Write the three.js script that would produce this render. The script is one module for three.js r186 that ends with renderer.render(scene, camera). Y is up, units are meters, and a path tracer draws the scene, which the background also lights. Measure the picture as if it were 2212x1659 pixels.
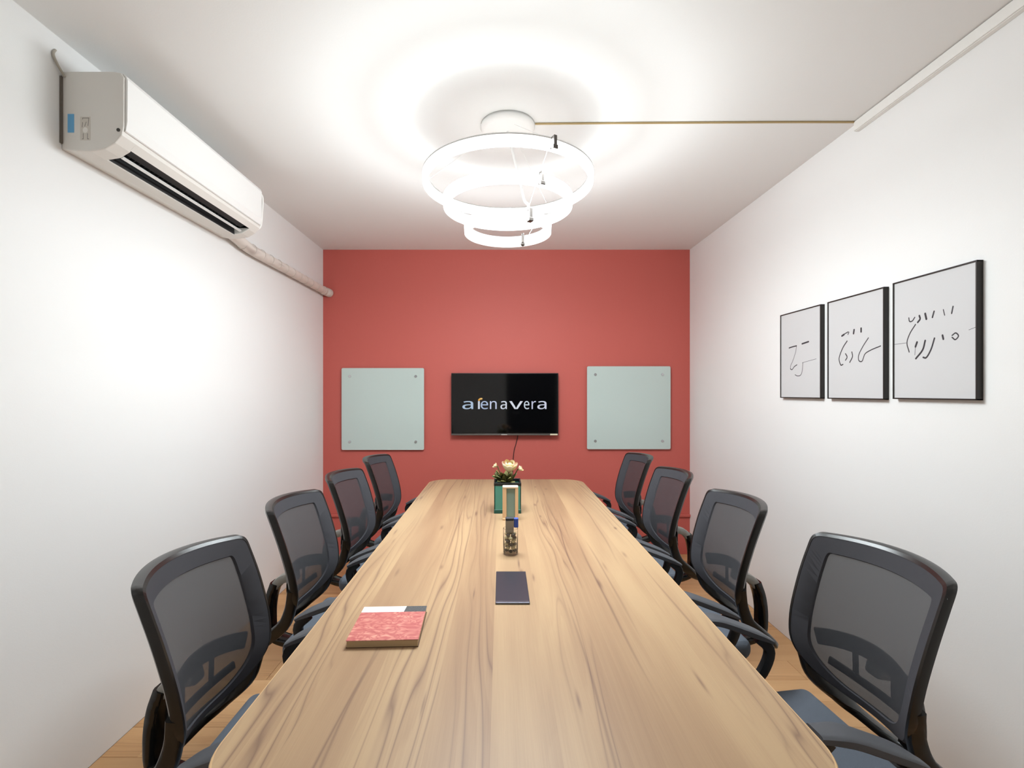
import * as THREE from 'three';
import { mergeGeometries, mergeVertices, toCreasedNormals } from 'three/addons/utils/BufferGeometryUtils.js';
import { RoundedBoxGeometry } from 'three/addons/geometries/RoundedBoxGeometry.js';
import { ImprovedNoise } from 'three/addons/math/ImprovedNoise.js';
import { RectAreaLightUniformsLib } from 'three/addons/lights/RectAreaLightUniformsLib.js';

// ---------------------------------------------------------------- camera, exposure
const scene = new THREE.Scene();
scene.background = new THREE.Color(0x000000);
const renderer = new THREE.WebGLRenderer({ antialias: true });
renderer.toneMapping = THREE.LinearToneMapping;
renderer.toneMappingExposure = 1.0;
renderer.shadowMap.enabled = true;
RectAreaLightUniformsLib.init();
const FOCAL = 1050, CAM_Y = 1.38;
const camera = new THREE.PerspectiveCamera(2 * Math.atan(829.5 / FOCAL) * 180 / Math.PI, 2212 / 1659, 0.05, 50);
camera.position.set(0, CAM_Y, 0);
camera.lookAt(0, CAM_Y, -1);
camera.setViewOffset(2212, 1659, 24, -18.5, 2212, 1659);   // the lens is shifted a little
scene.add(camera);
// light of the ring lamp (radiance of the outer band, of the lower edge, and what the eye sees of the glowing band)
const LAMP_SIDE = 42, LAMP_DOWN = 130, LAMP_GLOW = 1.5, LAMP_COLOR = new THREE.Color().setRGB(0.93, 1.015, 1.05);

// ---------------------------------------------------------------- helpers
const V = (x, y, z) => new THREE.Vector3(x, y, z);
const V2 = (x, y) => new THREE.Vector2(x, y);
let seed = 20240611;
const rnd = () => { seed |= 0; seed = seed + 0x6D2B79F5 | 0; let t = Math.imul(seed ^ seed >>> 15, 1 | seed); t = t + Math.imul(t ^ t >>> 7, 61 | t) ^ t; return ((t ^ t >>> 14) >>> 0) / 4294967296; };
const noise = new ImprovedNoise();
const N = (x, y, z = 0) => noise.noise(x, y, z);
const clamp = (x, a = 0, b = 1) => Math.min(b, Math.max(a, x));
const mix = (a, b, t) => a + (b - a) * t;
const smooth = (a, b, x) => { const t = clamp((x - a) / (b - a)); return t * t * (3 - 2 * t); };

const taken = new Map();
function numbered(name) { const n = taken.get(name) ?? 0; taken.set(name, n + 1); return n ? `${name}_${String(n).padStart(3, '0')}` : name; }
function tag(o, label, category, group, kind) {
  o.userData.label = label; o.userData.category = category;
  if (group) o.userData.group = group;
  if (kind) o.userData.kind = kind;
  return o;
}
function thing(name, label, category, pos = [0, 0, 0], turn = 0, group, kind) {
  const g = new THREE.Group(); g.name = numbered(name); g.position.set(...pos); g.rotation.y = turn;
  scene.add(g); return tag(g, label, category, group, kind);
}
function prep(g) {
  let h = g.index ? g.toNonIndexed() : g;
  for (const k of Object.keys(h.attributes)) if (!['position', 'normal', 'uv'].includes(k)) h.deleteAttribute(k);
  if (!h.attributes.normal) h.computeVertexNormals();
  if (!h.attributes.uv) h.setAttribute('uv', new THREE.BufferAttribute(new Float32Array(h.attributes.position.count * 2), 2));
  return h;
}
function merged(list) { return list.length === 1 ? list[0] : mergeGeometries(list.map(prep)); }
function part(parent, name, geos, mat, label) {
  const m = new THREE.Mesh(Array.isArray(geos) ? merged(geos) : geos, mat);
  m.name = name; m.castShadow = m.receiveShadow = true;
  if (label) m.userData.label = label;
  parent.add(m); return m;
}
function box(x0, x1, y0, y1, z0, z1, r = 0) {
  const w = x1 - x0, h = y1 - y0, d = z1 - z0;
  const g = r ? new RoundedBoxGeometry(w, h, d, 2, Math.min(r, w / 2.01, h / 2.01, d / 2.01)) : new THREE.BoxGeometry(w, h, d);
  return g.translate((x0 + x1) / 2, (y0 + y1) / 2, (z0 + z1) / 2);
}
function curve(pts, closed = false, tension = 0.5) { return new THREE.CatmullRomCurve3(pts.map((p) => p.isVector3 ? p : V(...p)), closed, 'centripetal', tension); }
function tube(pts, r, seg = 24, rad = 8, closed = false) {
  const c = curve(pts, closed), g = new THREE.TubeGeometry(c, seg, r, rad, closed);
  if (closed) return g;
  const caps = [0, 1].map((t) => { const p = c.getPoint(t), d = c.getTangent(t); if (!t) d.negate(); const k = new THREE.CircleGeometry(r, rad); k.lookAt(d); return k.translate(p.x, p.y, p.z); });
  return merged([g, ...caps]);
}
// bar of rounded rectangular section swept along a path; the wide side lies along `side`
function bar(pts, w, t, seg = 20, side = V(1, 0, 0), taper = () => 1) {
  const c = curve(pts), pos = [], idx = [], n = 12, ring = [];
  for (let k = 0; k < n; k++) { const a = (k + 0.5) / n * Math.PI * 2, e = 0.45; ring.push([Math.sign(Math.cos(a)) * Math.abs(Math.cos(a)) ** e, Math.sign(Math.sin(a)) * Math.abs(Math.sin(a)) ** e]); }
  for (let i = 0; i <= seg; i++) {
    const p = c.getPoint(i / seg), d = c.getTangent(i / seg), s = side.clone().addScaledVector(d, -side.dot(d)).normalize(), u = V().crossVectors(d, s).normalize(), f = taper(i / seg);
    for (const [a, b] of ring) { const q = p.clone().addScaledVector(s, a * w / 2 * f).addScaledVector(u, b * t / 2 * f); pos.push(q.x, q.y, q.z); }
  }
  for (let i = 0; i < seg; i++) for (let k = 0; k < n; k++) { const a = i * n + k, b = i * n + (k + 1) % n; idx.push(a, b, a + n, b, b + n, a + n); }
  const e = pos.length / 3;
  for (const [i, flip] of [[0, true], [seg, false]]) {
    const p = c.getPoint(i / seg); pos.push(p.x, p.y, p.z); const ci = pos.length / 3 - 1;
    for (let k = 0; k < n; k++) { const a = i * n + k, b = i * n + (k + 1) % n; flip ? idx.push(ci, b, a) : idx.push(ci, a, b); }
  }
  const g = new THREE.BufferGeometry();
  g.setAttribute('position', new THREE.Float32BufferAttribute(pos, 3)); g.setIndex(idx);
  return fixed(g);
}
function fixed(g, angle = 0.7) {
  const out = toCreasedNormals(g, angle);
  if (!out.attributes.uv) out.setAttribute('uv', new THREE.BufferAttribute(new Float32Array(out.attributes.position.count * 2), 2));
  return out;
}
function extrude(points, depth, bevel = 0) {          // profile in x,y extruded along +z
  return new THREE.ExtrudeGeometry(new THREE.Shape(points.map((p) => p.isVector2 ? p : V2(...p))), { depth, bevelEnabled: bevel > 0, bevelSize: bevel, bevelThickness: bevel, bevelOffset: -bevel, bevelSegments: 2, curveSegments: 8 });
}
const mat = (color, roughness = 0.6, extra = {}) => new THREE.MeshPhysicalMaterial({ color, roughness, ...extra });
function dataTexture(w, h, fn, srgb = true) {
  const d = new Uint8Array(w * h * 4);
  for (let y = 0; y < h; y++) for (let x = 0; x < w; x++) { const c = fn(x / w, y / h), i = (y * w + x) * 4; d[i] = clamp(c[0], 0, 255); d[i + 1] = clamp(c[1], 0, 255); d[i + 2] = clamp(c[2], 0, 255); d[i + 3] = 255; }
  const t = new THREE.DataTexture(d, w, h); t.magFilter = THREE.LinearFilter; t.minFilter = THREE.LinearMipmapLinearFilter; t.generateMipmaps = true;
  t.wrapS = t.wrapT = THREE.RepeatWrapping; if (srgb) t.colorSpace = THREE.SRGBColorSpace; t.needsUpdate = true; return t;
}
function canvasTexture(w, h, draw) {
  const c = document.createElement('canvas'); c.width = w; c.height = h; draw(c.getContext('2d'), w, h);
  const t = new THREE.CanvasTexture(c); t.colorSpace = THREE.SRGBColorSpace; return t;
}

// ---------------------------------------------------------------- dimensions of the room
const XL = -1.518, XR = 1.613, ZB = -4.15, ZF = 0.62, H = 2.6, TH = 0.12;

// ---------------------------------------------------------------- wall, ceiling materials
const lattice = Array.from({ length: 128 * 128 }, () => rnd());
function tiled(u, v, n) {      // smooth noise that repeats seamlessly, n cells a tile (n <= 128)
  const x = u * n, y = v * n, i = Math.floor(x), j = Math.floor(y), fx = x - i, fy = y - j, sx = fx * fx * (3 - 2 * fx), sy = fy * fy * (3 - 2 * fy), at = (p, q) => lattice[((q % n + n) % n) * 128 + (p % n + n) % n];
  return mix(mix(at(i, j), at(i + 1, j), sx), mix(at(i, j + 1), at(i + 1, j + 1), sx), sy);
}
const plasterBump = dataTexture(512, 512, (u, v) => { const k = 90 + 60 * tiled(u, v, 128) + 40 * tiled(u, v, 61); return [k, k, k]; }, false);
function plaster(color, rough) {
  const b = plasterBump.clone(); b.repeat.set(2.5, 2.5); b.needsUpdate = true;
  return mat(color, rough, { bumpMap: b, bumpScale: 0.00025 });
}
function wallUV(g) {   // uv in metres by the dominant direction of the face
  const p = g.attributes.position, n = g.attributes.normal, uv = g.attributes.uv;
  for (let i = 0; i < p.count; i++) { const a = [Math.abs(n.getX(i)), Math.abs(n.getY(i)), Math.abs(n.getZ(i))]; if (a[0] > 0.7) uv.setXY(i, p.getZ(i), p.getY(i)); else if (a[1] > 0.7) uv.setXY(i, p.getX(i), p.getZ(i)); else uv.setXY(i, p.getX(i), p.getY(i)); }
  return g;
}
const whiteWall = plaster(new THREE.Color().setRGB(0.88, 0.88, 0.87), 0.75);
const ceilingPaint = plaster(new THREE.Color().setRGB(0.88, 0.88, 0.87), 0.85);
const redWall = plaster(new THREE.Color().setRGB(0.57, 0.117, 0.094), 0.6);

function structure(name, geos, m, label, category) {
  const o = new THREE.Mesh(wallUV(merged(geos)), m); o.name = name; o.castShadow = o.receiveShadow = true; scene.add(o);
  return tag(o, label, category, null, 'structure');
}
structure('wall_left', [box(XL - TH, XL, 0, H, ZB - TH, ZF + TH)], whiteWall, 'white side wall carrying the air conditioner', 'wall');
structure('wall_right', [box(XR, XR + TH, 0, H, ZB - TH, ZF + TH)], whiteWall, 'white side wall carrying three framed prints', 'wall');
structure('wall_back', [box(XL, XR, 0, H, ZB - TH, ZB)], redWall, 'red end wall behind the television', 'wall');
structure('ceiling', [box(XL - TH, XR + TH, H, H + TH, ZB - TH, ZF + TH)], ceilingPaint, 'flat white ceiling over the meeting room', 'ceiling');
const DX0 = 0.1, DX1 = 1.02, DH = 2.1;
structure('wall_front', [box(XL, DX0, 0, H, ZF, ZF + TH), box(DX1, XR, 0, H, ZF, ZF + TH), box(DX0, DX1, DH, H, ZF, ZF + TH)], whiteWall, 'white wall behind the camera with a door', 'wall');
{
  const d = thing('door_1', 'dark navy flush door in the wall opposite the television', 'door', [DX0, 0, ZF], 0, null, 'structure');
  const navy = mat(0x1b2333, 0.4), frameM = mat(0x20242c, 0.45), steel = mat(0xb9bcc0, 0.25, { metalness: 1 });
  part(d, 'door_leaf', box(0.045, DX1 - DX0 - 0.045, 0.006, DH - 0.045, 0.03, 0.07, 0.003), navy);
  part(d, 'door_frame', [box(0, 0.042, 0, DH, -0.012, TH, 0.003), box(DX1 - DX0 - 0.042, DX1 - DX0, 0, DH, -0.012, TH, 0.003), box(0, DX1 - DX0, DH - 0.042, DH, -0.012, TH, 0.003)], frameM);
  part(d, 'door_handle', [tube([[0.12, 1.02, 0.03], [0.12, 1.02, -0.03]], 0.009, 4, 10), tube([[0.12, 1.02, -0.03], [0.24, 1.02, -0.03]], 0.009, 4, 10)], steel, 'brushed steel lever handle');
}

// ---------------------------------------------------------------- wood
function woodGrain(a, l, s, opt) {    // a: metres across, l: metres along, s: seed of the board -> its figure
  const w = a + 0.05 * N(a * 4 + s, l * 0.8, s * 3.1) + 0.011 * N(a * 18, l * 2.6, s + 7);
  const f = opt.freq * (1 + 0.4 * N(s * 5.3, 2.2, 0.5));
  const ph = w * f + 2.6 * N(a * 3 + s * 9, l * 0.5, s) + 0.9 * N(a * 30, l * 1.5, s + 5);
  const k = ph - Math.floor(ph), r = Math.floor(ph), vary = 0.5 + 0.5 * Math.sin(r * 12.9898 + s * 78.2);
  const line = Math.pow(1 - Math.abs(2 * k - 1), 7) * smooth(0.4, 1, vary);
  const late = smooth(0, 1, k) * (k < 0.9 ? 1 : (1 - k) / 0.1) * vary;
  const mask = smooth(-0.2, 0.3, N(a * 7 + s * 2, l * 0.7, s + 3));
  const fibre = N(a * 420, l * 5, s) * 0.6 + N(a * 900, l * 14, s + 2) * 0.4;
  const cloud = N(a * 9, l * 0.9, s + 11) + 0.5 * N(a * 22, l * 2.2, s + 31);
  return { line: line * mask, late: late * (0.35 + 0.65 * mask), fibre, cloud };
}
const TX0 = -0.506, TX1 = 0.582, TZ0 = -3.535, TZ1 = -0.745, TW = TX1 - TX0, TL = TZ1 - TZ0, TTOP = 0.75, TTH = 0.034;
const cuts = [0, 0.118, 0.232, 0.371, 0.487, 0.612, 0.738, 0.86, 0.975, TW];
const plankTone = cuts.map((_, i) => [0.3, 0.85, 0.3, 0.9, 0.55, 0.3, 0.95, 0.35, 0.15, 0.5][i]);
const knots = [];
for (let i = 0; i < 34; i++) knots.push([rnd() * TW, rnd() * TL, 0.002 + rnd() * 0.004, 0.015 + rnd() * 0.035, 0.3 + rnd() * 0.6]);
const streaks = [];
for (let i = 0; i < 16; i++) streaks.push([rnd() * TW, rnd() * TL, 0.25 + rnd() * 0.5, rnd() * 10, 0.3 + rnd() * 0.5]);
const tableTex = dataTexture(2048, 2048, (u, v) => {
  const a = u * TW, l = v * TL;
  let i = 0; while (i < cuts.length - 2 && a > cuts[i + 1]) i++;
  const g = woodGrain(a, l, i * 3.7 + 1.3, { freq: 37 });
  let d = plankTone[i] * 0.55 + g.late * 0.22 + g.cloud * 0.5 + g.fibre * 0.16;
  let purple = g.line * 0.75;
  for (const [ka, kl, rw, rl, amt] of knots) { const x = (a - ka) / rw, y = (l - kl) / rl; if (Math.abs(x) < 4 && Math.abs(y) < 3) purple += amt * Math.exp(-x * x - y * y); }
  for (const [sa, sl, len, sd, amt] of streaks) { const y = (l - sl) / len; if (y > -1 && y < 1) { const x = (a - sa - 0.03 * N(l * 1.5, sd, 0.3)) / (0.003 + 0.002 * N(l * 3, sd, 2)); if (Math.abs(x) < 3) purple += amt * (1 - y * y) * Math.exp(-x * x); } }
  d = clamp(d); purple = clamp(purple);
  let c = [mix(214, 176, d), mix(178, 138, d), mix(136, 106, d)];
  return [mix(c[0], 138, purple), mix(c[1], 106, purple), mix(c[2], 86, purple)];
});
tableTex.wrapS = tableTex.wrapT = THREE.ClampToEdgeWrapping;
const tableRough = 0.42;
const tableMat = new THREE.MeshPhysicalMaterial({ map: tableTex, color: new THREE.Color().setRGB(0.74, 0.76, 0.78), roughness: tableRough, specularIntensity: 0.7 });
const edgeMat = mat(0xd9b485, 0.5);

// floor boards (run across the room)
const floorTex = [];
for (let k = 0; k < 3; k++) floorTex.push(dataTexture(1024, 256, (u, v) => {
  const l = u * 1.6, a = v * 0.2, g = woodGrain(a, l, k * 5.1 + 20, { freq: 48 });
  const d = clamp(0.35 + g.late * 0.2 + g.cloud * 0.35 + g.fibre * 0.14), p = clamp(g.line * 0.3);
  return [mix(mix(228, 190, d), 140, p), mix(mix(184, 142, d), 104, p), mix(mix(134, 96, d), 72, p)];
}));
const floorMats = [];
for (let k = 0; k < 3; k++) for (const tone of [1, 0.93, 0.86]) floorMats.push(new THREE.MeshPhysicalMaterial({ map: floorTex[k], color: new THREE.Color().setRGB(tone, tone, tone), roughness: 0.45, specularIntensity: 0.6 }));
{
  const f = thing('floor', 'light brown wooden plank floor', 'floor', [0, 0, 0], 0, null, 'structure');
  part(f, 'floor_base', box(XL - TH, XR + TH, -0.12, -0.012, ZB - TH, ZF + TH), mat(0x4a3524, 0.9));
  const PW = 0.165, PL = 1.3;
  let row = 0;
  for (let z = ZB; z < ZF - 0.001; z += PW, row++) {
    const z1 = Math.min(z + PW, ZF);
    let x = XL - ((row * 0.47) % 1) * PL;
    while (x < XR) {
      const x0 = Math.max(x, XL), x1 = Math.min(x + PL, XR);
      if (x1 - x0 > 0.03) {
        const w = x1 - x0 - 0.0012, d = z1 - z - 0.0012;
        const b = 0.0012, s = new THREE.Shape([V2(-w / 2, -d / 2), V2(w / 2, -d / 2), V2(w / 2, d / 2), V2(-w / 2, d / 2)]);
        const g = new THREE.ExtrudeGeometry(s, { depth: 0.0108, bevelEnabled: true, bevelSize: b, bevelOffset: -b, bevelThickness: b, bevelSegments: 1 }).rotateX(-Math.PI / 2);
        const p = g.attributes.position, uv = g.attributes.uv, o = rnd();
        for (let i = 0; i < p.count; i++) uv.setXY(i, (p.getX(i) / 1.6 + o), p.getZ(i) / 0.2 + 0.5);
        g.translate((x0 + x1) / 2, -0.012, (z + z1) / 2);
        part(f, 'plank', g, floorMats[Math.floor(rnd() * floorMats.length)]);
      }
      x += PL;
    }
  }
}

// ---------------------------------------------------------------- meeting table
{
  const t = thing('meeting_table', 'long wooden meeting table with rounded corners in the middle of the room', 'table', [TX0, 0, TZ0]);
  const R = 0.13, n = 12, outline = [];
  for (const [cx, cz, a0] of [[TW - R, R, -Math.PI / 2], [TW - R, TL - R, 0], [R, TL - R, Math.PI / 2], [R, R, Math.PI]]) for (let k = 0; k <= n; k++) { const a = a0 + k / n * Math.PI / 2; outline.push([cx + Math.cos(a) * R, cz + Math.sin(a) * R]); }
  const inset = (e) => outline.map(([x, z]) => [TW / 2 + (x - TW / 2) * (1 - e / (TW / 2)), TL / 2 + (z - TL / 2) * (1 - e / (TL / 2))]);
  const clip = (poly, x, keepRight) => {
    const out = [];
    for (let i = 0; i < poly.length; i++) { const p = poly[i], q = poly[(i + 1) % poly.length], ip = keepRight ? p[0] >= x : p[0] <= x, iq = keepRight ? q[0] >= x : q[0] <= x; if (ip) out.push(p); if (ip !== iq) { const f = (x - p[0]) / (q[0] - p[0]); out.push([x, p[1] + (q[1] - p[1]) * f]); } }
    return out;
  };
  const inner = inset(0.004);
  const boards = [];
  for (let i = 0; i < cuts.length - 1; i++) {
    let poly = clip(clip(inner, cuts[i], true), cuts[i + 1], false);
    poly = poly.filter((p, k) => { const q = poly[(k + 1) % poly.length]; return Math.hypot(p[0] - q[0], p[1] - q[1]) > 1e-5; });
    const g = new THREE.ExtrudeGeometry(new THREE.Shape(poly.map(([x, z]) => V2(x, -z))), { depth: TTH - 0.001, bevelEnabled: false }).rotateX(-Math.PI / 2).translate(0, TTOP - TTH + 0.001, 0);
    const p = g.attributes.position, uv = g.attributes.uv;
    for (let k = 0; k < p.count; k++) uv.setXY(k, p.getX(k) / TW, p.getZ(k) / TL);
    part(t, 'plank', g, tableMat);
  }
  // solid edge band around the boards
  const ring = [], prof = [[0.004, TTOP], [0.0015, TTOP - 0.0006], [0, TTOP - 0.003], [0, TTOP - TTH + 0.003], [0.003, TTOP - TTH], [0.004, TTOP - TTH]];
  const pos = [], idx = [];
  for (const [e, y] of prof) for (const [x, z] of inset(e)) pos.push(x, y, z);
  const M = outline.length;
  for (let k = 0; k < prof.length; k++) for (let i = 0; i < M; i++) { const a = k * M + i, b = k * M + (i + 1) % M, c = ((k + 1) % prof.length) * M + i, d = ((k + 1) % prof.length) * M + (i + 1) % M; idx.push(a, b, c, b, d, c); }
  const eg = new THREE.BufferGeometry(); eg.setAttribute('position', new THREE.Float32BufferAttribute(pos, 3)); eg.setIndex(idx);
  part(t, 'edge_band', fixed(eg, 0.5), edgeMat, 'pale wooden edge band');
  const dark = mat(0x23262a, 0.45);
  for (const z of [0.62, TL - 0.62]) {
    part(t, 'leg', [box(TW / 2 - 0.05, TW / 2 + 0.05, 0.03, TTOP - TTH - 0.012, z - 0.12, z + 0.12, 0.006), box(TW / 2 - 0.2, TW / 2 + 0.2, TTOP - TTH - 0.014, TTOP - TTH, z - 0.16, z + 0.16, 0.003)], dark);
    part(t, 'foot', box(TW / 2 - 0.13, TW / 2 + 0.13, 0, 0.03, z - 0.24, z + 0.24, 0.008), dark);
  }
  part(t, 'beam', box(TW / 2 - 0.03, TW / 2 + 0.03, 0.56, 0.64, 0.74, TL - 0.74, 0.004), dark);
}

// ---------------------------------------------------------------- office chairs
const frameMat = mat(0x444449, 0.75, { specularIntensity: 0.5 }), rimMat = mat(0x191817, 0.28), meshMat = mat(0x35363a, 0.85, { transparent: true, opacity: 0.86, side: THREE.DoubleSide, sheen: 0.15, sheenColor: new THREE.Color(0x777780) });
const fabricBump = dataTexture(256, 256, (u, v) => { const k = 128 + 60 * Math.sin(u * Math.PI * 96) * Math.sin(v * Math.PI * 96) + 40 * N(u * 60, v * 60, 3); return [k, k, k]; }, false);
fabricBump.repeat.set(3, 3);
const seatMat = mat(0x5b626c, 0.9, { bumpMap: fabricBump, bumpScale: 0.001, sheen: 0.4, sheenColor: new THREE.Color(0x9aa4b4) });
const padMat = mat(0x54565b, 0.6), glossBlack = mat(0x101112, 0.18), plasticBlack = mat(0x1b1c1e, 0.42), chrome = mat(0xc8cacd, 0.18, { metalness: 1 }), greyPlastic = mat(0xa7a59f, 0.35);
const backZ = new THREE.CatmullRomCurve3([V(0.44, -0.31, 0), V(0.52, -0.26, 0), V(0.58, -0.23, 0), V(0.64, -0.218, 0), V(0.72, -0.228, 0), V(0.82, -0.256, 0), V(0.9, -0.284, 0), V(1.0, -0.322, 0)], false, 'centripetal');
const backSamples = backZ.getPoints(200);
function zBack(t) { for (let i = 0; i < 200; i++) { const p = backSamples[i], q = backSamples[i + 1]; if (t <= q.x || i === 199) return mix(p.y, q.y, clamp((t - p.x) / (q.x - p.x), -1, 2)); } }
const onBack = (s, t, off = 0) => V(s, t, zBack(t) + 1.6 * s * s + off);
const half = [[0, 0.966], [0.1, 0.964], [0.17, 0.9595], [0.194, 0.956], [0.203, 0.947], [0.206, 0.905], [0.205, 0.8], [0.2, 0.7], [0.192, 0.65], [0.174, 0.61], [0.14, 0.575], [0.09, 0.552], [0, 0.545]];
const windowHalf = [[0, 0.918], [0.085, 0.9165], [0.141, 0.914], [0.157, 0.9125], [0.161, 0.905], [0.162, 0.868], [0.16, 0.79], [0.157, 0.71], [0.152, 0.662], [0.137, 0.628], [0.11, 0.598], [0.072, 0.577], [0, 0.57]];
const closedCurve = (h) => new THREE.CatmullRomCurve3([...h, ...h.slice(1, -1).reverse().map(([s, t]) => [-s, t])].map(([s, t]) => V(s, t, 0)), true, 'centripetal').getPoints(120).slice(0, 120);
const backOutline = closedCurve(half), windowOutline = closedCurve(windowHalf);
function insetOutline(e) { return backOutline.map((p, i) => V().lerpVectors(p, windowOutline[i], e / 0.05)); }
function loopBand(sections) {     // sections: [inset, off] closed polygon swept round the backrest
  const pos = [], idx = [], M = backOutline.length;
  for (const [e, off] of sections) for (const p of insetOutline(e)) { const q = onBack(p.x, p.y, off); pos.push(q.x, q.y, q.z); }
  for (let k = 0; k < sections.length; k++) for (let i = 0; i < M; i++) { const a = k * M + i, b = k * M + (i + 1) % M, c = ((k + 1) % sections.length) * M + i, d = ((k + 1) % sections.length) * M + (i + 1) % M; idx.push(a, b, c, b, d, c); }
  const g = new THREE.BufferGeometry(); g.setAttribute('position', new THREE.Float32BufferAttribute(pos, 3)); g.setIndex(idx);
  return fixed(g, 0.6);
}
function backPanel(e, off) {
  const o = insetOutline(e), M = o.length, rings = 8, pos = [], uv = [], idx = [], c = V(0, 0.75, 0);
  for (let k = 0; k <= rings; k++) for (let i = 0; i < M; i++) { const f = 1 - k / rings * 0.999, p = V(mix(c.x, o[i].x, f), mix(c.y, o[i].y, f), 0), q = onBack(p.x, p.y, off); pos.push(q.x, q.y, q.z); uv.push(p.x, p.y); }
  for (let k = 0; k < rings; k++) for (let i = 0; i < M; i++) { const a = k * M + i, b = k * M + (i + 1) % M; idx.push(a, a + M, b, b, a + M, b + M); }
  const g = new THREE.BufferGeometry(); g.setAttribute('position', new THREE.Float32BufferAttribute(pos, 3)); g.setAttribute('uv', new THREE.Float32BufferAttribute(uv, 2)); g.setIndex(idx); g.computeVertexNormals();
  return g;
}
function seatGeometry() {
  const g = new RoundedBoxGeometry(0.455, 0.075, 0.47, 6, 0.034), p = g.attributes.position;
  const base = new THREE.BoxGeometry(1, 1, 1); base.dispose();
  for (let i = 0; i < p.count; i++) {
    let x = p.getX(i), y = p.getY(i), z = p.getZ(i);
    const zz = z / 0.235, xx = x / 0.24;
    const w = 1 - 0.1 * smooth(0.2, -1, zz) - 0.05 * smooth(0.4, 1, zz);
    x *= w; z *= 1 - 0.06 * xx * xx;
    y += 0.012 * xx * xx - 0.03 * smooth(0.45, 1.05, zz) + 0.01 * smooth(-0.5, -1, zz);
    p.setXYZ(i, x, y, z);
  }
  g.computeVertexNormals();
  return fixed(mergeVertices(g, 1e-4), 0.9).translate(0, 0.447, 0.015);
}
function makeChair() {
  const c = thing('office_chair', '', 'chair');
  const fr = part(c, 'backrest', loopBand([[0.004, 0.012], [0.05, 0.009], [0.053, 0.004], [0.05, -0.001], [0.004, -0.004]]), frameMat, 'dark grey padded frame of the backrest');
  part(fr, 'rim', loopBand([[0.005, 0.013], [-0.003, 0.009], [-0.006, -0.004], [-0.004, -0.016], [0.006, -0.02], [0.012, -0.014], [0.008, 0.004]]), rimMat, 'glossy black outer rim');
  part(fr, 'mesh_panel', backPanel(0.051, 0.004), meshMat, 'see-through grey mesh');
  // lumbar support behind the mesh
  const lum = [];
  for (let k = 0; k <= 10; k++) { const s = mix(-0.155, 0.155, k / 10); lum.push(onBack(s, 0.7 - 1.1 * s * s, -0.02)); }
  const low = [];
  for (let k = 0; k <= 10; k++) { const s = mix(-0.125, 0.125, k / 10); low.push(onBack(s, 0.605 + 0.9 * s * s, -0.022)); }
  part(c, 'lumbar_support', [bar(lum, 0.046, 0.012, 20, V(0, 1, 0)), bar(low, 0.022, 0.01, 20, V(0, 1, 0)), bar([onBack(-0.06, 0.6, -0.024), onBack(-0.06, 0.69, -0.024)], 0.016, 0.008, 4), bar([onBack(0.06, 0.6, -0.024), onBack(0.06, 0.69, -0.024)], 0.016, 0.008, 4)], plasticBlack);
  // side rails sweep back under the backrest to the spine
  for (const s of [-1, 1]) {
    const a = onBack(0.194 * s, 0.68, -0.008), b = onBack(0.178 * s, 0.61, -0.012);
    part(c, 'side_rail', bar([a, b, V(0.174 * s, 0.555, -0.205), V(0.165 * s, 0.5, -0.265), V(0.14 * s, 0.46, -0.31), V(0.06 * s, 0.44, -0.335), V(0.0, 0.437, -0.345)], 0.042, 0.024, 26, V(0, 0.4, 1), (t) => mix(0.8, 1, smooth(0, 0.3, t))), rimMat);
  }
  const sp = part(c, 'spine', bar([V(0, 0.4, -0.16), V(0, 0.405, -0.27), V(0, 0.435, -0.338), V(0, 0.5, -0.348), V(0, 0.58, -0.34), V(0, 0.635, -0.322)], 0.06, 0.034, 24), glossBlack, 'glossy black support behind the backrest');
  part(sp, 'knuckle', bar([V(0, 0.622, -0.325), V(0, 0.65, -0.295), V(0, 0.662, -0.24)], 0.05, 0.034, 10), greyPlastic, 'light grey joint');
  const seat = part(c, 'seat', seatGeometry(), seatMat, 'blue-grey fabric seat');
  part(seat, 'seat_shell', box(-0.2, 0.2, 0.398, 0.414, -0.2, 0.21, 0.008), plasticBlack);
  part(c, 'mechanism', [box(-0.07, 0.07, 0.352, 0.4, -0.17, 0.1, 0.012), tube([[0.06, 0.37, 0.03], [0.2, 0.372, 0.035], [0.24, 0.368, 0.035]], 0.006, 8, 6)], plasticBlack);
  for (const s of [-1, 1]) {
    const x = 0.252 * s;
    const arm = part(c, 'armrest', [
      bar([V(x, 0.622, -0.085), V(x, 0.585, -0.12), V(x, 0.52, -0.1), V(x, 0.455, -0.04), V(0.23 * s, 0.408, 0.02), V(0.15 * s, 0.392, 0.02)], 0.032, 0.022, 22, V(0, 0, 1)),
      bar([V(x, 0.672, 0.08), V(x, 0.625, 0.12), V(x, 0.54, 0.1), V(0.24 * s, 0.44, 0.035), V(0.17 * s, 0.394, 0.022)], 0.03, 0.02, 18, V(0, 0, 1)),
    ], plasticBlack, 'black loop arm');
    part(arm, 'arm_pad', bar([V(x, 0.612, -0.125), V(x, 0.63, -0.09), V(x, 0.658, -0.02), V(x, 0.682, 0.05), V(x, 0.688, 0.11)], 0.062, 0.022, 18, V(1, 0, 0), (t) => mix(0.6, 1, smooth(0, 0.4, t)) * mix(1, 0.8, smooth(0.75, 1, t))), padMat, 'grey arm pad');
  }
  const col = part(c, 'gas_column', [new THREE.CylinderGeometry(0.025, 0.027, 0.17, 20).translate(0, 0.185, 0)], plasticBlack);
  part(col, 'piston', new THREE.CylinderGeometry(0.014, 0.014, 0.1, 16).translate(0, 0.31, 0), chrome);
  part(c, 'hub', new THREE.CylinderGeometry(0.04, 0.045, 0.05, 20).translate(0, 0.105, 0), plasticBlack);
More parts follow.
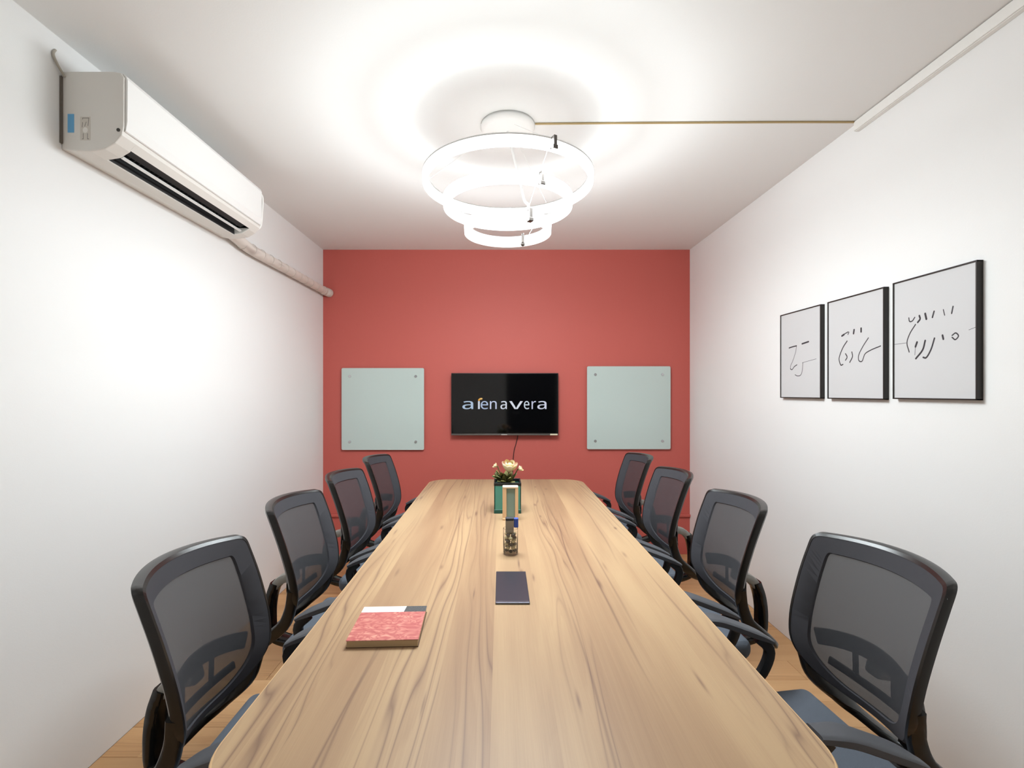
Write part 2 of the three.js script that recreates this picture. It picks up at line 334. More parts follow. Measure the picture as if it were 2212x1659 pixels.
  for (let k = 0; k < 5; k++) {
    const a = k / 5 * Math.PI * 2 + 0.3, ca = Math.cos(a), sa = Math.sin(a), R = 0.27;
    const leg = part(c, 'leg', bar([V(ca * 0.02, 0.112, sa * 0.02), V(ca * 0.15, 0.105, sa * 0.15), V(ca * R, 0.078, sa * R)], 0.046, 0.026, 8, V(-sa, 0, ca), (t) => mix(1, 0.7, t)), plasticBlack);
    const wheels = [-1, 1].map((q) => new THREE.CylinderGeometry(0.026, 0.026, 0.018, 16).rotateX(Math.PI / 2).translate(0, 0.026, q * 0.014));
    const cast = merged([...wheels.map(prep), prep(new THREE.CylinderGeometry(0.006, 0.006, 0.05, 8).translate(0, 0.055, 0)), prep(box(-0.018, 0.02, 0.036, 0.056, -0.025, 0.025, 0.006))]);
    cast.rotateY(-a + 0.8).translate(ca * R, 0, sa * R);
    part(leg, 'caster', cast, plasticBlack);
  }
  return c;
}
const chair0 = makeChair();
// x of the chair, distance along the table, turn (degrees away from facing the table), label
const left = [
  [-0.53, -1.235, 0, 'grey mesh office chair at the near table corner, on the air conditioner side'],
  [-0.56, -1.9, 2, 'grey mesh office chair second from the camera, on the air conditioner side'],
  [-0.555, -2.49, 3, 'dark mesh office chair third from the camera, on the air conditioner side'],
  [-0.545, -3.1, 4, 'dark mesh office chair beside the red wall, on the air conditioner side'],
];
const right = [
  [0.728, -1.245, -4, 'grey mesh office chair at the near table corner, on the framed prints side'],
  [0.68, -1.915, -1, 'grey mesh office chair second from the camera, on the framed prints side'],
  [0.66, -2.55, -2, 'dark mesh office chair third from the camera, on the framed prints side'],
  [0.66, -3.19, -3, 'dark mesh office chair beside the red wall, on the framed prints side'],
];
[...left.map((a) => [...a, 1]), ...right.map((a) => [...a, -1])].forEach(([x, z, deg, label, s], i) => {
  let o = chair0;
  if (i) { o = chair0.clone(); o.name = numbered('office_chair'); scene.add(o); }
  o.position.set(x, 0, z); o.rotation.y = s * Math.PI / 2 - deg * Math.PI / 180;
  o.userData = { label, category: 'chair', group: 'mesh office chairs around the table' };
});

// ---------------------------------------------------------------- ring pendant lamp
{
  const cx = 0.0315, cz = -2.22;
  const L = thing('ring_pendant_lamp', 'pendant lamp of three glowing white rings hanging over the table', 'lamp', [cx, 0, cz]);
  const white = mat(0xf2f2f0, 0.35), clipM = mat(0x5a5450, 0.4, { metalness: 0.6 });
  const glow = new THREE.MeshPhysicalMaterial({ color: 0xffffff, roughness: 0.5, emissive: 0xffffff, emissiveIntensity: LAMP_GLOW });
  part(L, 'canopy', new THREE.LatheGeometry([V2(0, H), V2(0.123, H), V2(0.123, H - 0.012), V2(0.118, H - 0.02), V2(0.1, H - 0.026), V2(0, H - 0.028)].reverse(), 48), white);
  const rings = [[0.386, 2.318, 2.363, 20], [0.293, 2.216, 2.264, 16], [0.198, 2.101, 2.148, 12]];
  const TR = 0.023, LEAN = 0.001;
  rings.forEach(([R, y0, y1, seg], ri) => {
    const w = (TR + LEAN) / 2, prof = [V2(R - TR, y0 + 0.001), V2(R - TR + 0.001, y0), V2(R - LEAN - 0.001, y0), V2(R - LEAN, y0 + 0.001), V2(R, y1 - 0.006), V2(R - TR, y1 - 0.006), V2(R - TR, y0 + 0.005)];
    const ring = part(L, 'ring', new THREE.LatheGeometry(prof, 96), glow, ['largest glowing ring at the top', 'middle glowing ring', 'smallest glowing ring at the bottom'][ri]);
    part(ring, 'top_channel', new THREE.LatheGeometry([V2(R - TR, y1 - 0.006), V2(R, y1 - 0.006), V2(R, y1), V2(R - TR, y1), V2(R - TR, y1 - 0.006)], 96), white);
    // clip on the outer face
    const a = 26 * Math.PI / 180, g = [box(-0.007, 0.007, y0 - 0.001, y1 + 0.002, R - 0.002, R + 0.02, 0.002), box(-0.011, 0.011, y0 - 0.006, y0 + 0.01, R - 0.004, R + 0.022, 0.003)];
    part(ring, 'clip', merged(g).rotateY(a), clipM, 'dark metal clip');
    if (ri === 2) { const h = merged([box(-0.006, 0.006, y0, y1 + 0.01, -0.004, 0.004, 0.002), new THREE.SphereGeometry(0.011, 12, 8).translate(0, y0 + 0.004, 0)]); part(ring, 'clip', h.translate(0, 0, -(R - TR - 0.003)).rotateY(-26 * Math.PI / 180), clipM, 'dark metal clip'); }
    for (let k = 0; k < seg; k++) {
      const t = (k + 0.5) / seg * Math.PI * 2, dx = Math.sin(t), dz = Math.cos(t), len = 2 * R * Math.tan(Math.PI / seg) * 0.97, ym = (y0 + y1 - 0.005) / 2, rise = LEAN / (y1 - y0 - 0.007);
      const s = new THREE.RectAreaLight(LAMP_COLOR, LAMP_SIDE, len, y1 - y0 - 0.009);
      s.name = 'ring_light'; s.position.set(dx * (R - LEAN / 2 + 0.003), ym, dz * (R - LEAN / 2 + 0.003)); L.add(s); s.lookAt(cx + dx * 5, ym - 5 * rise, cz + dz * 5);
      const d = new THREE.RectAreaLight(LAMP_COLOR, LAMP_DOWN, len * 0.93, TR - LEAN - 0.002);
      d.name = 'ring_light'; d.position.set(dx * (R - w), y0 - 0.003, dz * (R - w)); L.add(d); d.rotation.set(-Math.PI / 2, 0, 0); d.rotateOnWorldAxis(V(0, 1, 0), t);
    }
  });
  const wires = (r0, y0, r1, y1, off) => { for (let k = 0; k < 3; k++) { const a = off + k / 3 * Math.PI * 2; part(L, 'suspension_wire', tube([[Math.sin(a) * r0, y0, Math.cos(a) * r0], [Math.sin(a) * r1, y1, Math.cos(a) * r1]], 0.0012, 2, 6), white); } };
  wires(0.06, H - 0.024, 0.374, 2.36, 0.454); wires(0.374, 2.362, 0.281, 2.262, 0.454); wires(0.281, 2.264, 0.186, 2.148, 0.454);
  part(L, 'feed_cord', tube([[0.0, H - 0.026, 0.0], [0.02, 2.5, -0.02], [0.06, 2.36, -0.06], [0.075, 2.27, -0.02], [0.087, 2.2, 0.1], [0.087, 2.152, 0.165]], 0.006, 30, 8), white, 'white feed cord');
}
// feed cable on the ceiling and trunking in the corner
{
  const beige = mat(0xb9a071, 0.6);
  const c = part(scene, 'ceiling_cable', tube([[0.155, H - 0.004, -2.2], [0.4, H - 0.004, -2.196], [0.9, H - 0.004, -2.19], [1.3, H - 0.004, -2.186], [XR - 0.026, H - 0.004, -2.186]], 0.0045, 40, 8), beige);
  tag(c, 'thin beige cable running along the ceiling from the lamp to the wall', 'cable');
  const t = thing('cable_trunking', 'white cable trunking in the corner between ceiling and prints wall', 'trunking', [XR, H, 0]);
  const wm = mat(0xf1f0ec, 0.45);
  part(t, 'channel', box(-0.02, 0, -0.046, -0.001, -2.19, ZF, 0.002), wm);
  part(t, 'cover', box(-0.026, -0.02, -0.044, -0.003, -2.188, ZF, 0.002), wm);
}

// ---------------------------------------------------------------- air conditioner
{
  const Z0 = -1.683, Z1 = -2.636, A = thing('air_conditioner', 'white split air conditioner on the wall near the ceiling', 'air conditioner', [XL, 0, 0]);
  const shell = mat(0xe9e6e0, 0.4), panel = mat(0xf4f4f2, 0.25, { clearcoat: 0.4, clearcoatRoughness: 0.2 }), darkM = mat(0x16181a, 0.6), finM = mat(0x33383c, 0.5);
  const prof = [[0.0, 2.222], [0.05, 2.214], [0.1, 2.214], [0.15, 2.222], [0.185, 2.243], [0.208, 2.27], [0.214, 2.3], [0.215, 2.47], [0.205, 2.485], [0.18, 2.49], [0.0, 2.49]];
  const notch = [[0.0, 2.222], [0.05, 2.214], [0.104, 2.214], [0.1, 2.29], [0.17, 2.31], [0.189, 2.247], [0.208, 2.27], [0.214, 2.3], [0.215, 2.47], [0.205, 2.485], [0.18, 2.49], [0.0, 2.49]];
  const V0 = -1.745, V1 = -2.575;
  part(A, 'body', [extrude(prof, Z0 - V0, 0.004).translate(0, 0, V0), extrude(notch, V0 - V1 + 0.002).translate(0, 0, V1 - 0.001), extrude(prof, V1 - Z1, 0.004).translate(0, 0, Z1)], shell);
  part(A, 'vent', [extrude([[0.1055, 2.218], [0.102, 2.288], [0.168, 2.308], [0.186, 2.25], [0.183, 2.25], [0.165, 2.302], [0.106, 2.284], [0.109, 2.218]], V0 - V1 - 0.004).translate(0, 0, V1 + 0.002), box(0.1, 0.185, 2.25, 2.3, V0 - 0.004, V0 - 0.001), box(0.1, 0.185, 2.25, 2.3, V1 + 0.001, V1 + 0.004)], darkM, 'dark air outlet');
  const fins = [];
  for (let z = V1 + 0.03; z < V0 - 0.02; z += 0.026) fins.push(extrude([[0.115, 2.25], [0.15, 2.262], [0.15, 2.285], [0.115, 2.275]], 0.002).translate(0, 0, z));
  part(A, 'fins', fins, finM).userData.kind = 'stuff';
  part(A, 'louver', extrude([[0.142, 2.227], [0.152, 2.231], [0.15, 2.236], [0.14, 2.232]], V0 - V1 - 0.03).translate(0, 0, V1 + 0.015), panel, 'white louver blade');
  part(A, 'louver', extrude([[0.146, 2.25], [0.172, 2.262], [0.17, 2.266], [0.144, 2.254]], V0 - V1 - 0.03).translate(0, 0, V1 + 0.015), finM, 'dark louver blade');
  part(A, 'front_panel', extrude([[0.2135, 2.285], [0.2175, 2.288], [0.2225, 2.32], [0.2235, 2.465], [0.218, 2.478], [0.208, 2.487], [0.206, 2.484], [0.2155, 2.47], [0.2145, 2.3]], Z0 - Z1 - 0.008, 0.001).translate(0, 0, Z1 + 0.004), panel, 'glossy white front panel');
  const stick = part(A, 'sticker', box(0.022, 0.044, 2.278, 2.342, Z0 + 0.0035, Z0 + 0.0048), mat(0x6db2e0, 0.5), 'blue sticker');
  const tx = canvasTexture(256, 512, (c, w, h) => {
    c.fillStyle = '#d8d2c8'; c.fillRect(0, 0, w, h); c.strokeStyle = '#6b6660'; c.lineWidth = 12;
    c.beginPath(); c.moveTo(60, 60); c.lineTo(60, 30); c.lineTo(215, 30); c.lineTo(190, 200); c.moveTo(150, 110); c.lineTo(110, 210); c.stroke();
    c.fillStyle = '#f2efe9'; c.beginPath(); c.arc(125, 290, 62, 0, 7); c.fill();
    c.beginPath(); c.moveTo(75, 360); c.lineTo(75, 480); c.lineTo(45, 480); c.moveTo(180, 360); c.lineTo(180, 480); c.lineTo(215, 480); c.moveTo(60, 120); c.lineTo(50, 230); c.stroke();
  });
  const dm = mat(0xffffff, 0.5, { map: tx });
  part(A, 'diagram_label', new THREE.PlaneGeometry(0.036, 0.082).translate(0.083, 2.292, Z0 + 0.0043), dm, 'small printed diagram');
  part(A, 'screw_cap', new THREE.CylinderGeometry(0.006, 0.006, 0.002, 12).rotateX(Math.PI / 2).translate(0.197, 2.287, Z0 + 0.005), mat(0x3a3733, 0.5));
  part(A, 'mounting_plate', box(0, 0.006, 2.24, 2.47, Z0, Z0 + 0.012), mat(0x6b635a, 0.6));
  part(A, 'cable', tube([[0.012, 2.47, Z0 + 0.004], [0.008, 2.5, Z0 + 0.03], [0.005, 2.525, Z0 + 0.04], [0.003, 2.545, Z0 + 0.03]], 0.004, 16, 8), mat(0xb8b2a6, 0.6), 'thin cable leaving the unit');
  part(A, 'power_cord', tube([[0.2, 2.465, Z1 - 0.001], [0.214, 2.455, Z1 - 0.014], [0.215, 2.36, Z1 - 0.015], [0.206, 2.28, Z1 - 0.012], [0.19, 2.262, Z1 - 0.001]], 0.006, 24, 8), mat(0xf0eeea, 0.5), 'white cord at the far end');
}
{
  const P = thing('refrigerant_pipe', 'pipe wrapped in pale tape running from the air conditioner to the red wall', 'pipe', [XL, 0, 0]);
  const tapeTex = dataTexture(512, 256, (u, v) => { const n = 0.5 + 0.5 * N(u * 30, v * 6, 2), b = smooth(0.15, 0.6, N(u * 9, v * 4, 8)); return [mix(222, 170, b * 0.6) + n * 12, mix(214, 156, b * 0.6) + n * 12, mix(206, 148, b * 0.6) + n * 12]; });
  const tm = mat(0xffffff, 0.55, { map: tapeTex });
  part(P, 'wrapped_pipe', tube([[0.045, 2.25, -2.6475], [0.043, 2.243, -2.71], [0.036, 2.23, -2.85], [0.036, 2.231, -3.4], [0.036, 2.233, ZB + 0.07], [0.036, 2.233, ZB + 0.015]], 0.031, 60, 16), tm);
  part(P, 'end_elbow', [tube([[0.036, 2.233, ZB + 0.1], [0.038, 2.233, ZB + 0.055], [0.05, 2.23, ZB + 0.038], [0.056, 2.228, ZB + 0.002]], 0.035, 20, 16)], mat(0xd9d4cc, 0.5));
  const rings = [];
  for (let z = -2.78; z > -4.0; z -= 0.11) rings.push(new THREE.TorusGeometry(0.0312, 0.0014, 6, 24).translate(0.036, 2.231, z));
  part(P, 'tape_wrap', rings, mat(0xc2bab0, 0.6));
}

// ---------------------------------------------------------------- television and glass boards on the red wall
{
  const x0 = -0.418, x1 = 0.484, y0 = 1.02, y1 = 1.544, T = thing('television', 'black flat television hanging on the red wall', 'television', [(x0 + x1) / 2, y0, ZB]);
  const w = x1 - x0, h = y1 - y0, black = mat(0x0b0b0c, 0.3);
  part(T, 'wall_bracket', box(-0.2, 0.2, 0.14, 0.38, 0, 0.022, 0.003), mat(0x1c1c1e, 0.5));
  part(T, 'housing', [box(-w / 2, w / 2, 0, h, 0.04, 0.062, 0.004), box(-w * 0.38, w * 0.38, 0.03, h * 0.72, 0.02, 0.045, 0.01)], black);
  const txt = canvasTexture(2048, 1152, (c, W, Hh) => {
    c.fillStyle = '#000'; c.fillRect(0, 0, W, Hh);
    const X = (v) => (v - 148) / (2080 - 148) * W, Y = (v) => (v - 165) / (1240 - 165) * Hh;
    const glyph = (ch, a, b, col, top = 655, bot = 805) => {
      c.save(); c.font = '200px sans-serif'; c.textBaseline = 'alphabetic'; c.fillStyle = col;
      const m = c.measureText(ch), ww = (X(b) - X(a)) / m.width, asc = 200 * 0.56;
      c.translate(X(a), Y(bot)); c.scale(ww, (Y(bot) - Y(top)) / asc); c.fillText(ch, 0, 0); c.restore();
    };
    glyph('a', 315, 575, '#b9cfe8'); glyph('\u0131', 590, 690, '#dfe8f5'); glyph('e', 655, 825, '#b5c6e4'); glyph('n', 815, 990, '#cfd8f2');
    glyph('a', 1020, 1175, '#e6ebf8'); glyph('v', 1195, 1445, '#e9eef9'); glyph('e', 1450, 1575, '#dce9f5'); glyph('r', 1580, 1690, '#d4d8f0'); glyph('a', 1690, 1910, '#dfe3f5');
    c.strokeStyle = '#f0b04c'; c.lineWidth = 34; c.lineCap = 'round'; c.beginPath(); c.moveTo(X(640), Y(645)); c.quadraticCurveTo(X(655), Y(615), X(690), Y(618)); c.stroke();
    c.strokeStyle = '#ffd890'; c.lineWidth = 18; c.beginPath(); c.moveTo(X(668), Y(622)); c.lineTo(X(696), Y(616)); c.stroke();
  });
  const sm = new THREE.MeshPhysicalMaterial({ color: 0x060607, roughness: 0.06, emissive: 0xffffff, emissiveMap: txt, emissiveIntensity: 0.8 });
  part(T, 'screen', new THREE.PlaneGeometry(w - 0.014, h - 0.026).translate(0, h / 2 + 0.007, 0.0626), sm, 'dark glossy screen showing a light lettered logo');
  part(T, 'bottom_bezel', box(-w / 2 + 0.001, w / 2 - 0.001, 0.0, 0.013, 0.058, 0.066, 0.002), mat(0x6d6a68, 0.3, { metalness: 0.7 }), 'grey metallic lower edge');
  part(T, 'badge', box(-0.03, 0.02, 0.003, 0.01, 0.066, 0.0668), mat(0xb5b2ae, 0.3));
  part(T, 'status_sticker', box(w / 2 - 0.07, w / 2 - 0.008, 0.002, 0.014, 0.066, 0.0672), mat(0xe6dcc0, 0.5));
  const cab = part(scene, 'television_cable', tube([[0.145, 1.018, ZB + 0.012], [0.142, 1.0, ZB + 0.008], [0.128, 0.94, ZB + 0.005], [0.112, 0.88, ZB + 0.004], [0.1, 0.7, ZB + 0.004], [0.1, 0.345, ZB + 0.004]], 0.0035, 40, 6), mat(0x3a1a1a, 0.6));
  tag(cab, 'thin dark cable hanging from the television down the red wall', 'cable');
  const tr = part(scene, 'wall_conduit', [box(XL, XR, 0.322, 0.343, ZB, ZB + 0.02, 0.004)], redWall);
  tag(tr, 'thin red painted conduit running low along the red wall', 'conduit');
}
function glassBoard(x0, x1, y0, y1, label) {
  const B = thing('glass_board', label, 'glass board', [(x0 + x1) / 2, y0, ZB], 0, 'square glass writing boards'), w = x1 - x0, h = y1 - y0;
  const sh = new THREE.Shape(), r = 0.012; sh.moveTo(-w / 2 + r, 0); sh.lineTo(w / 2 - r, 0); sh.absarc(w / 2 - r, r, r, -Math.PI / 2, 0); sh.lineTo(w / 2, h - r); sh.absarc(w / 2 - r, h - r, r, 0, Math.PI / 2); sh.lineTo(-w / 2 + r, h); sh.absarc(-w / 2 + r, h - r, r, Math.PI / 2, Math.PI); sh.lineTo(-w / 2, r); sh.absarc(-w / 2 + r, r, r, Math.PI, Math.PI * 1.5);
  part(B, 'glass', new THREE.ExtrudeGeometry(sh, { depth: 0.006, bevelEnabled: true, bevelSize: 0.001, bevelThickness: 0.001, bevelOffset: -0.001, bevelSegments: 1 }).translate(0, 0, 0.02), new THREE.MeshPhysicalMaterial({ color: new THREE.Color().setRGB(0.55, 0.65, 0.62), roughness: 0.3, clearcoat: 0.5, clearcoatRoughness: 0.15 }));
  for (const sx of [-1, 1]) for (const sy of [0, 1]) {
    const x = sx * (w / 2 - 0.07), y = sy ? h - 0.07 : 0.07;
    part(B, 'standoff', [new THREE.CylinderGeometry(0.011, 0.011, 0.02, 16).rotateX(Math.PI / 2).translate(x, y, 0.01), new THREE.CylinderGeometry(0.011, 0.012, 0.006, 16).rotateX(Math.PI / 2).translate(x, y, 0.0295)], chrome);
  }
}
glassBoard(-1.352, -0.652, 0.893, 1.588, 'pale glass board on the red wall, on the air conditioner side of the television');
glassBoard(0.731, 1.44, 0.899, 1.603, 'pale glass board on the red wall, on the framed prints side of the television');

// ---------------------------------------------------------------- framed prints on the white wall
const printStrokes = {
  small: (c, P) => {
    P([[0.22, 0.41], [0.31, 0.402], [0.42, 0.398]], 7); P([[0.56, 0.385], [0.72, 0.372]], 9); P([[0.42, 0.4], [0.4, 0.46], [0.32, 0.57], [0.26, 0.63], [0.255, 0.665]], 3.5);
    P([[0.255, 0.66], [0.3, 0.672], [0.36, 0.64], [0.43, 0.62]], 5); P([[0.58, 0.6], [0.57, 0.68], [0.53, 0.74], [0.44, 0.75], [0.38, 0.735]], 4); P([[0.57, 0.605], [0.6, 0.6], [0.9, 0.575]], 2);
  },
  middle: (c, P) => {
    P([[0.27, 0.37], [0.31, 0.36]], 10); P([[0.32, 0.355], [0.39, 0.34]], 5); P([[0.405, 0.345], [0.385, 0.365]], 5); P([[0.5, 0.33], [0.49, 0.365]], 10); P([[0.625, 0.328], [0.625, 0.36]], 10);
    P([[0.37, 0.43], [0.29, 0.49], [0.22, 0.58], [0.215, 0.61], [0.25, 0.665], [0.29, 0.66]], 6); P([[0.34, 0.555], [0.37, 0.59], [0.34, 0.62]], 6); P([[0.46, 0.545], [0.47, 0.59], [0.42, 0.645]], 6);
    P([[0.75, 0.43], [0.65, 0.51], [0.58, 0.59], [0.585, 0.635], [0.64, 0.645], [0.69, 0.58], [0.78, 0.55], [0.95, 0.52]], 5);
  },
  large: (c, P) => {
    P([[0.205, 0.32], [0.215, 0.35], [0.25, 0.352], [0.285, 0.325]], 5); P([[0.345, 0.318], [0.355, 0.345], [0.325, 0.37]], 8); P([[0.42, 0.31], [0.435, 0.355]], 9); P([[0.53, 0.305], [0.51, 0.35]], 7); P([[0.64, 0.305], [0.655, 0.35]], 4); P([[0.75, 0.295], [0.735, 0.345]], 6);
    P([[0.295, 0.385], [0.215, 0.46], [0.18, 0.53], [0.21, 0.61]], 5); P([[0.0, 0.53], [0.17, 0.53]], 1.5); P([[0.315, 0.535], [0.295, 0.57]], 9); P([[0.295, 0.57], [0.285, 0.64]], 2);
    P([[0.42, 0.53], [0.39, 0.6], [0.3, 0.67]], 8); P([[0.535, 0.52], [0.49, 0.61], [0.43, 0.67], [0.395, 0.665]], 7); P([[0.63, 0.505], [0.64, 0.535]], 8); P([[0.74, 0.515], [0.78, 0.5], [0.81, 0.525], [0.775, 0.55], [0.74, 0.53]], 5); P([[0.92, 0.49], [1.0, 0.475]], 1.5);
  },
};
function framedPrint(zFar, zNear, y0, y1, strokes, label) {
  const w = zNear - zFar, h = y1 - y0, F = thing('framed_print', label, 'picture', [XR, y0, (zFar + zNear) / 2], -Math.PI / 2, 'framed prints on the white wall');
  const D = 0.022, f = 0.005, fm = mat(0x1c140e, 0.45);   // local x runs from far to near, local z out of the wall
  part(F, 'frame', [box(-w / 2, w / 2, 0, f, 0, D, 0.0008), box(-w / 2, w / 2, h - f, h, 0, D, 0.0008), box(-w / 2, -w / 2 + f, 0, h, 0, D, 0.0008), box(w / 2 - f, w / 2, 0, h, 0, D, 0.0008)], fm);
  const tx = canvasTexture(768, 1024, (c, W, Hh) => {
    c.fillStyle = '#d0d0d1'; c.fillRect(0, 0, W, Hh); c.strokeStyle = '#2b282d'; c.lineCap = 'round'; c.lineJoin = 'round';
    strokes(c, (pts, lw) => { c.lineWidth = lw * 2; c.beginPath(); const q = pts.length > 2 ? curve(pts.map(([x, y]) => [x, y, 0])).getPoints(40).map((p) => [p.x, p.y]) : pts; q.forEach(([x, y], i) => i ? c.lineTo(x * W, y * Hh) : c.moveTo(x * W, y * Hh)); c.stroke(); });
  });
  part(F, 'print', new THREE.BoxGeometry(w - 2 * f + 0.001, h - 2 * f + 0.001, 0.012).translate(0, h / 2, 0.012), mat(0xffffff, 0.6, { map: tx }), 'off-white sheet with thin brush lettering');
}
framedPrint(-2.77, -2.42, 1.35, 1.82, printStrokes.small, 'framed print with two dashes over a hook stroke, next to the red wall');
framedPrint(-2.37, -2.02, 1.35, 1.82, printStrokes.middle, 'framed print with round strokes, between the other two prints');
framedPrint(-1.975, -1.625, 1.354, 1.824, printStrokes.large, 'framed print with two rows of short strokes, nearest the camera');

// ---------------------------------------------------------------- things on the table
{
  const N0 = thing('notebook', 'thick notebook with a red marbled cover lying on the table', 'notebook', [-0.297, TTOP, -1.295], 0.04);
  const W = 0.178, D = 0.19, T = 0.019;
  const tx = dataTexture(512, 512, (u, v) => {   // v = 0 at the far end after mapping below
    const far = 1 - v;
    if (far < 0.19) { if (u < 0.66 + 0.1 * (0.19 - far)) return [243, 242, 240]; const k = 74 + 26 * N(u * 60, v * 60, 1) + 14 * N(u * 140, v * 140, 2); return [k, k + 3, k + 4]; }
    const n = N(u * 9 + 1.2 * N(u * 6, v * 6, 4), v * 13, 9), vein = Math.pow(1 - Math.abs(N(u * 11 + 2 * N(u * 5, v * 5, 3), v * 14, 7)) * 1.6, 3), p = clamp(0.5 + n * 0.9) , q = clamp(vein);
    return [mix(mix(196, 226, p), 176, q * 0.7), mix(mix(104, 160, p), 74, q * 0.7), mix(mix(98, 140, p), 76, q * 0.7)];
  });
  const cover = box(-W / 2, W / 2, T - 0.0018, T, -D / 2, D / 2, 0.0008), p = cover.attributes.position, uv = cover.attributes.uv;
  for (let i = 0; i < p.count; i++) uv.setXY(i, p.getX(i) / W + 0.5, 0.5 - p.getZ(i) / D);
  part(N0, 'cover', cover, mat(0xffffff, 0.5, { map: tx }), 'red marbled cover with a white and a black band');
  part(N0, 'back_cover', box(-W / 2, W / 2, 0, 0.0016, -D / 2, D / 2, 0.0007), mat(0x5a3b22, 0.6));
  const pageTex = dataTexture(64, 256, (u, v) => { const k = N(u * 3, v * 120, 5) * 14; return [182 + k, 158 + k, 122 + k]; });
  part(N0, 'pages', box(-W / 2 + 0.002, W / 2 - 0.002, 0.0016, T - 0.0018, -D / 2 + 0.002, D / 2 - 0.001), mat(0xffffff, 0.8, { map: pageTex }), 'tan page edges');
}
{
  const C = thing('cable_box', 'flat dark metal cable box lid set in the table top', 'cable box', [0.035, TTOP, -1.572]);
  const m = mat(0x3c3e48, 0.35, { metalness: 0.4 });
  part(C, 'lid', box(-0.0515, 0.0515, 0, 0.005, -0.128, 0.118, 0.0015), m);
  part(C, 'lip', box(-0.0515, 0.0515, 0, 0.006, 0.1185, 0.128, 0.002), mat(0x6b6f7a, 0.25, { metalness: 0.7 }), 'lighter brushed edge');
}
{
  const P = thing('planter', 'square teal planter with a pale artificial flower on the table', 'planter', [0.035, TTOP, -2.6]);
  const teal = mat(0x3f8b7c, 0.25, { clearcoat: 0.5 }), w = 0.07, h = 0.158, t = 0.007;
  part(P, 'pot', [box(-w, w, 0, 0.012, -w, w, 0.002), box(-w, w, 0.01, h, w - t, w, 0.002), box(-w, w, 0.01, h, -w, -w + t, 0.002), box(-w, -w + t, 0.01, h, -w, w, 0.002), box(w - t, w, 0.01, h, -w, w, 0.002)], teal);
  part(P, 'rim_band', [box(-w - 0.001, w + 0.001, h - 0.014, h + 0.001, w - t - 0.001, w + 0.001, 0.001), box(-w - 0.001, w + 0.001, h - 0.014, h + 0.001, -w - 0.001, -w + t + 0.001, 0.001), box(-w - 0.001, -w + t, h - 0.014, h + 0.001, -w, w, 0.001), box(w - t, w + 0.001, h - 0.014, h + 0.001, -w, w, 0.001)], mat(0x11181a, 0.4), 'black upper rim');
  part(P, 'foot_band', [box(-w - 0.001, w + 0.001, 0.0, 0.02, -w - 0.001, w + 0.001, 0.002)], mat(0x0f4f46, 0.3), 'dark green foot');
  part(P, 'soil', box(-w + t, w - t, 0.012, h - 0.02, -w + t, w - t), mat(0x2c241c, 0.95));
  const leafM = [mat(0x6b6b3a, 0.7), mat(0x50562c, 0.7), mat(0x7d7a45, 0.7)];
  const leaf = (len, wid) => { const g = new THREE.PlaneGeometry(wid, len, 4, 8), p = g.attributes.position; for (let i = 0; i < p.count; i++) { const f = p.getY(i) / len + 0.5; p.setXYZ(i, p.getX(i) * Math.sin(Math.PI * clamp(f * 0.94 + 0.03)) , f * len, Math.abs(p.getX(i)) * 0.5 + 0.25 * len * f * f); } g.computeVertexNormals(); return g; };
  for (const m of leafM) m.side = THREE.DoubleSide;
  for (let k = 0; k < 40; k++) { const a = rnd() * 6.283, tilt = 0.25 + rnd() * 0.75, L = 0.035 + rnd() * 0.03; const g = leaf(L, 0.022 + rnd() * 0.012).rotateX(tilt).rotateY(a).translate(Math.sin(a) * 0.02 - 0.012, h - 0.012 + rnd() * 0.02, Math.cos(a) * 0.02); part(P, 'leaf', g, leafM[k % 3]); }
  const petM = [mat(0xf2e6c4, 0.7, { side: THREE.DoubleSide }), mat(0xe9d59c, 0.7, { side: THREE.DoubleSide }), mat(0xeccab4, 0.7, { side: THREE.DoubleSide })];
  const petal = (len, wid, cup) => { const g = new THREE.SphereGeometry(1, 10, 8, 0, Math.PI, 0.1, Math.PI - 0.2); g.scale(wid / 2, len / 2, wid * cup); g.translate(0, len * 0.45, -wid * cup * 0.4); return g; };
  const flower = (name, x, y, z, s, n, tx, tz, label) => {
    const gs = new THREE.Group(); gs.name = name; gs.position.set(x, y, z); gs.rotation.set(tx, 0, tz); P.add(gs); if (label) gs.userData.label = label;
    for (let r = 0; r < 3; r++) for (let k = 0; k < n; k++) part(gs, 'petal', petal(s * (1 - r * 0.16), s * 0.62, 0.32).rotateX(0.75 - r * 0.3).rotateY((k + r * 0.5) / n * Math.PI * 2), petM[(k + r) % 3]);
    part(gs, 'bud', new THREE.SphereGeometry(s * 0.24, 14, 10).scale(1, 1.4, 1).translate(0, s * 0.4, 0), petM[1]);
  };
  flower('flower', 0.008, h + 0.05, 0.0, 0.07, 7, 0.3, -0.1, 'large cream flower head');
  flower('flower', 0.06, h + 0.06, 0.01, 0.028, 4, 0.4, -0.9, 'small cream bud');
  flower('flower', -0.058, h + 0.075, 0.0, 0.024, 4, 0.2, 0.9, 'small cream bud');
  for (const [x, y, z] of [[0.008, 0.055, 0], [0.056, 0.066, 0.01], [-0.054, 0.08, 0]]) part(P, 'stem', tube([[x * 0.2, h - 0.04, 0], [x * 0.5, h + 0.01, z * 0.6], [x, h + y, z]], 0.003, 10, 6), leafM[1]);
}
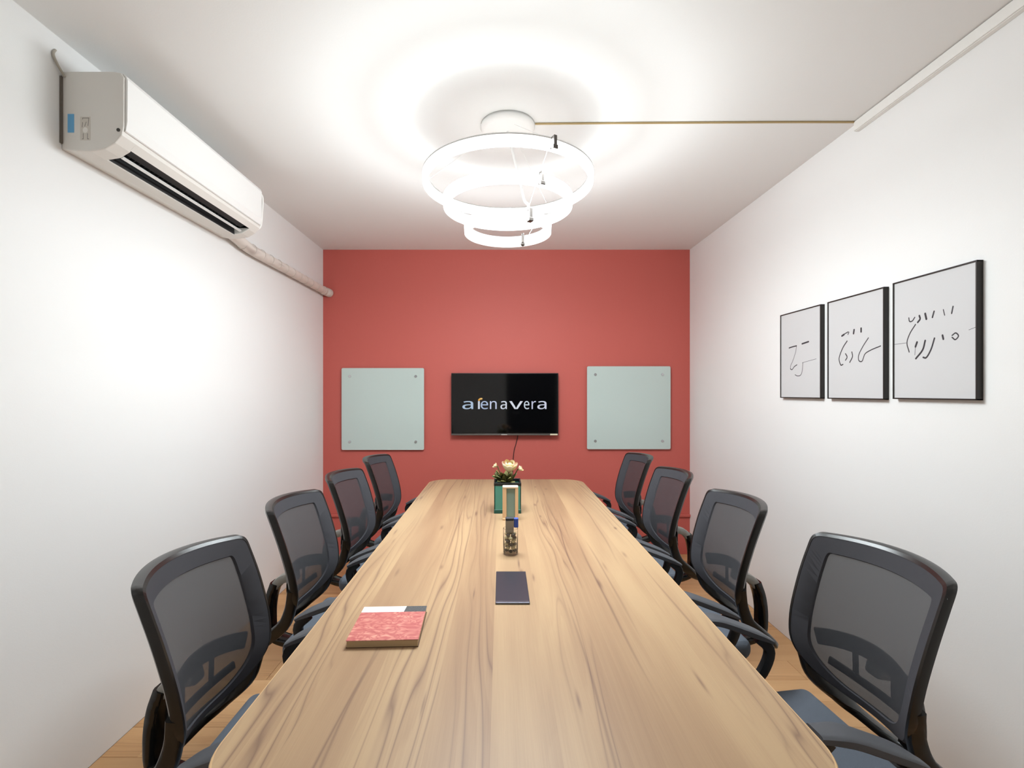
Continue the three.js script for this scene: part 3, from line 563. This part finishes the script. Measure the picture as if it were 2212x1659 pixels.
{
  const S = thing('card_stand', 'narrow wooden stand with a grey-green card in front of the planter', 'card stand', [0.047, TTOP, -2.415]);
  const wood = mat(0xdcb68c, 0.55), top = mat(0xeee0cc, 0.55), w = 0.039, h = 0.168;
  part(S, 'frame', [box(-w, -w + 0.02, 0, h - 0.008, -0.014, 0.014, 0.004), box(w - 0.016, w, 0, h - 0.008, -0.014, 0.014, 0.004), box(-w, w, 0, 0.01, -0.026, 0.02, 0.003)], wood);
  part(S, 'top_piece', box(-w, w, h - 0.012, h, -0.016, 0.016, 0.005), top, 'cream upper edge');
  part(S, 'card', box(-w + 0.018, w - 0.014, 0.008, h - 0.01, -0.006, 0.006, 0.001), mat(0x7a9187, 0.5), 'grey-green card');
}
{
  const G = thing('pebble_holder', 'small clear holder with black and cream pebbles beside the cable box', 'holder', [0.038, TTOP, -1.9]);
  const glass = new THREE.MeshPhysicalMaterial({ color: 0xffffff, roughness: 0.03, transmission: 1, thickness: 0.002, ior: 1.45 });
  const r = 0.029, hh = 0.1;
  part(G, 'cup', new THREE.LatheGeometry([V2(0, 0), V2(r - 0.003, 0), V2(r, 0.003), V2(r, hh), V2(r - 0.0012, hh + 0.0008), V2(r - 0.0024, hh), V2(r - 0.0024, 0.006), V2(0, 0.005)], 32), glass, 'clear cup');
  const pm = [mat(0x16171a, 0.35), mat(0xe6dcb8, 0.5), mat(0xcdbf92, 0.5), mat(0x2b2b2c, 0.4)];
  const peb = new THREE.IcosahedronGeometry(1, 2);
  let k = 0;
  for (let layer = 0; layer < 6; layer++) for (let j = 0; j < 5; j++) {
    const a = j / 5 * 6.283 + layer * 0.63, s = 0.0078 + rnd() * 0.0012, m = part(G, 'pebble', peb, pm[(k * 7 + layer * 3 + (j % 2)) % 4]);
    m.position.set(Math.sin(a) * 0.0165, 0.0145 + layer * 0.0125, Math.cos(a) * 0.0165); m.scale.set(s, s * 0.78, s); m.rotation.set(0, a, 0); k++;
  }
  part(G, 'grey_block', box(-0.02, 0.012, 0.084, 0.132, -0.012, 0.012, 0.003), mat(0x9a9182, 0.6), 'grey eraser block');
  part(G, 'dark_cap', box(-0.02, 0.012, 0.132, 0.142, -0.012, 0.012, 0.003), mat(0x2b3440, 0.5));
  part(G, 'blue_block', box(0.0125, 0.03, 0.104, 0.14, -0.01, 0.01, 0.003), mat(0x3557b8, 0.5), 'blue piece clipped to the side');
}

scene.traverse((o) => { if (o.isMesh) { o.castShadow = true; o.receiveShadow = true; } });
renderer.render(scene, camera);
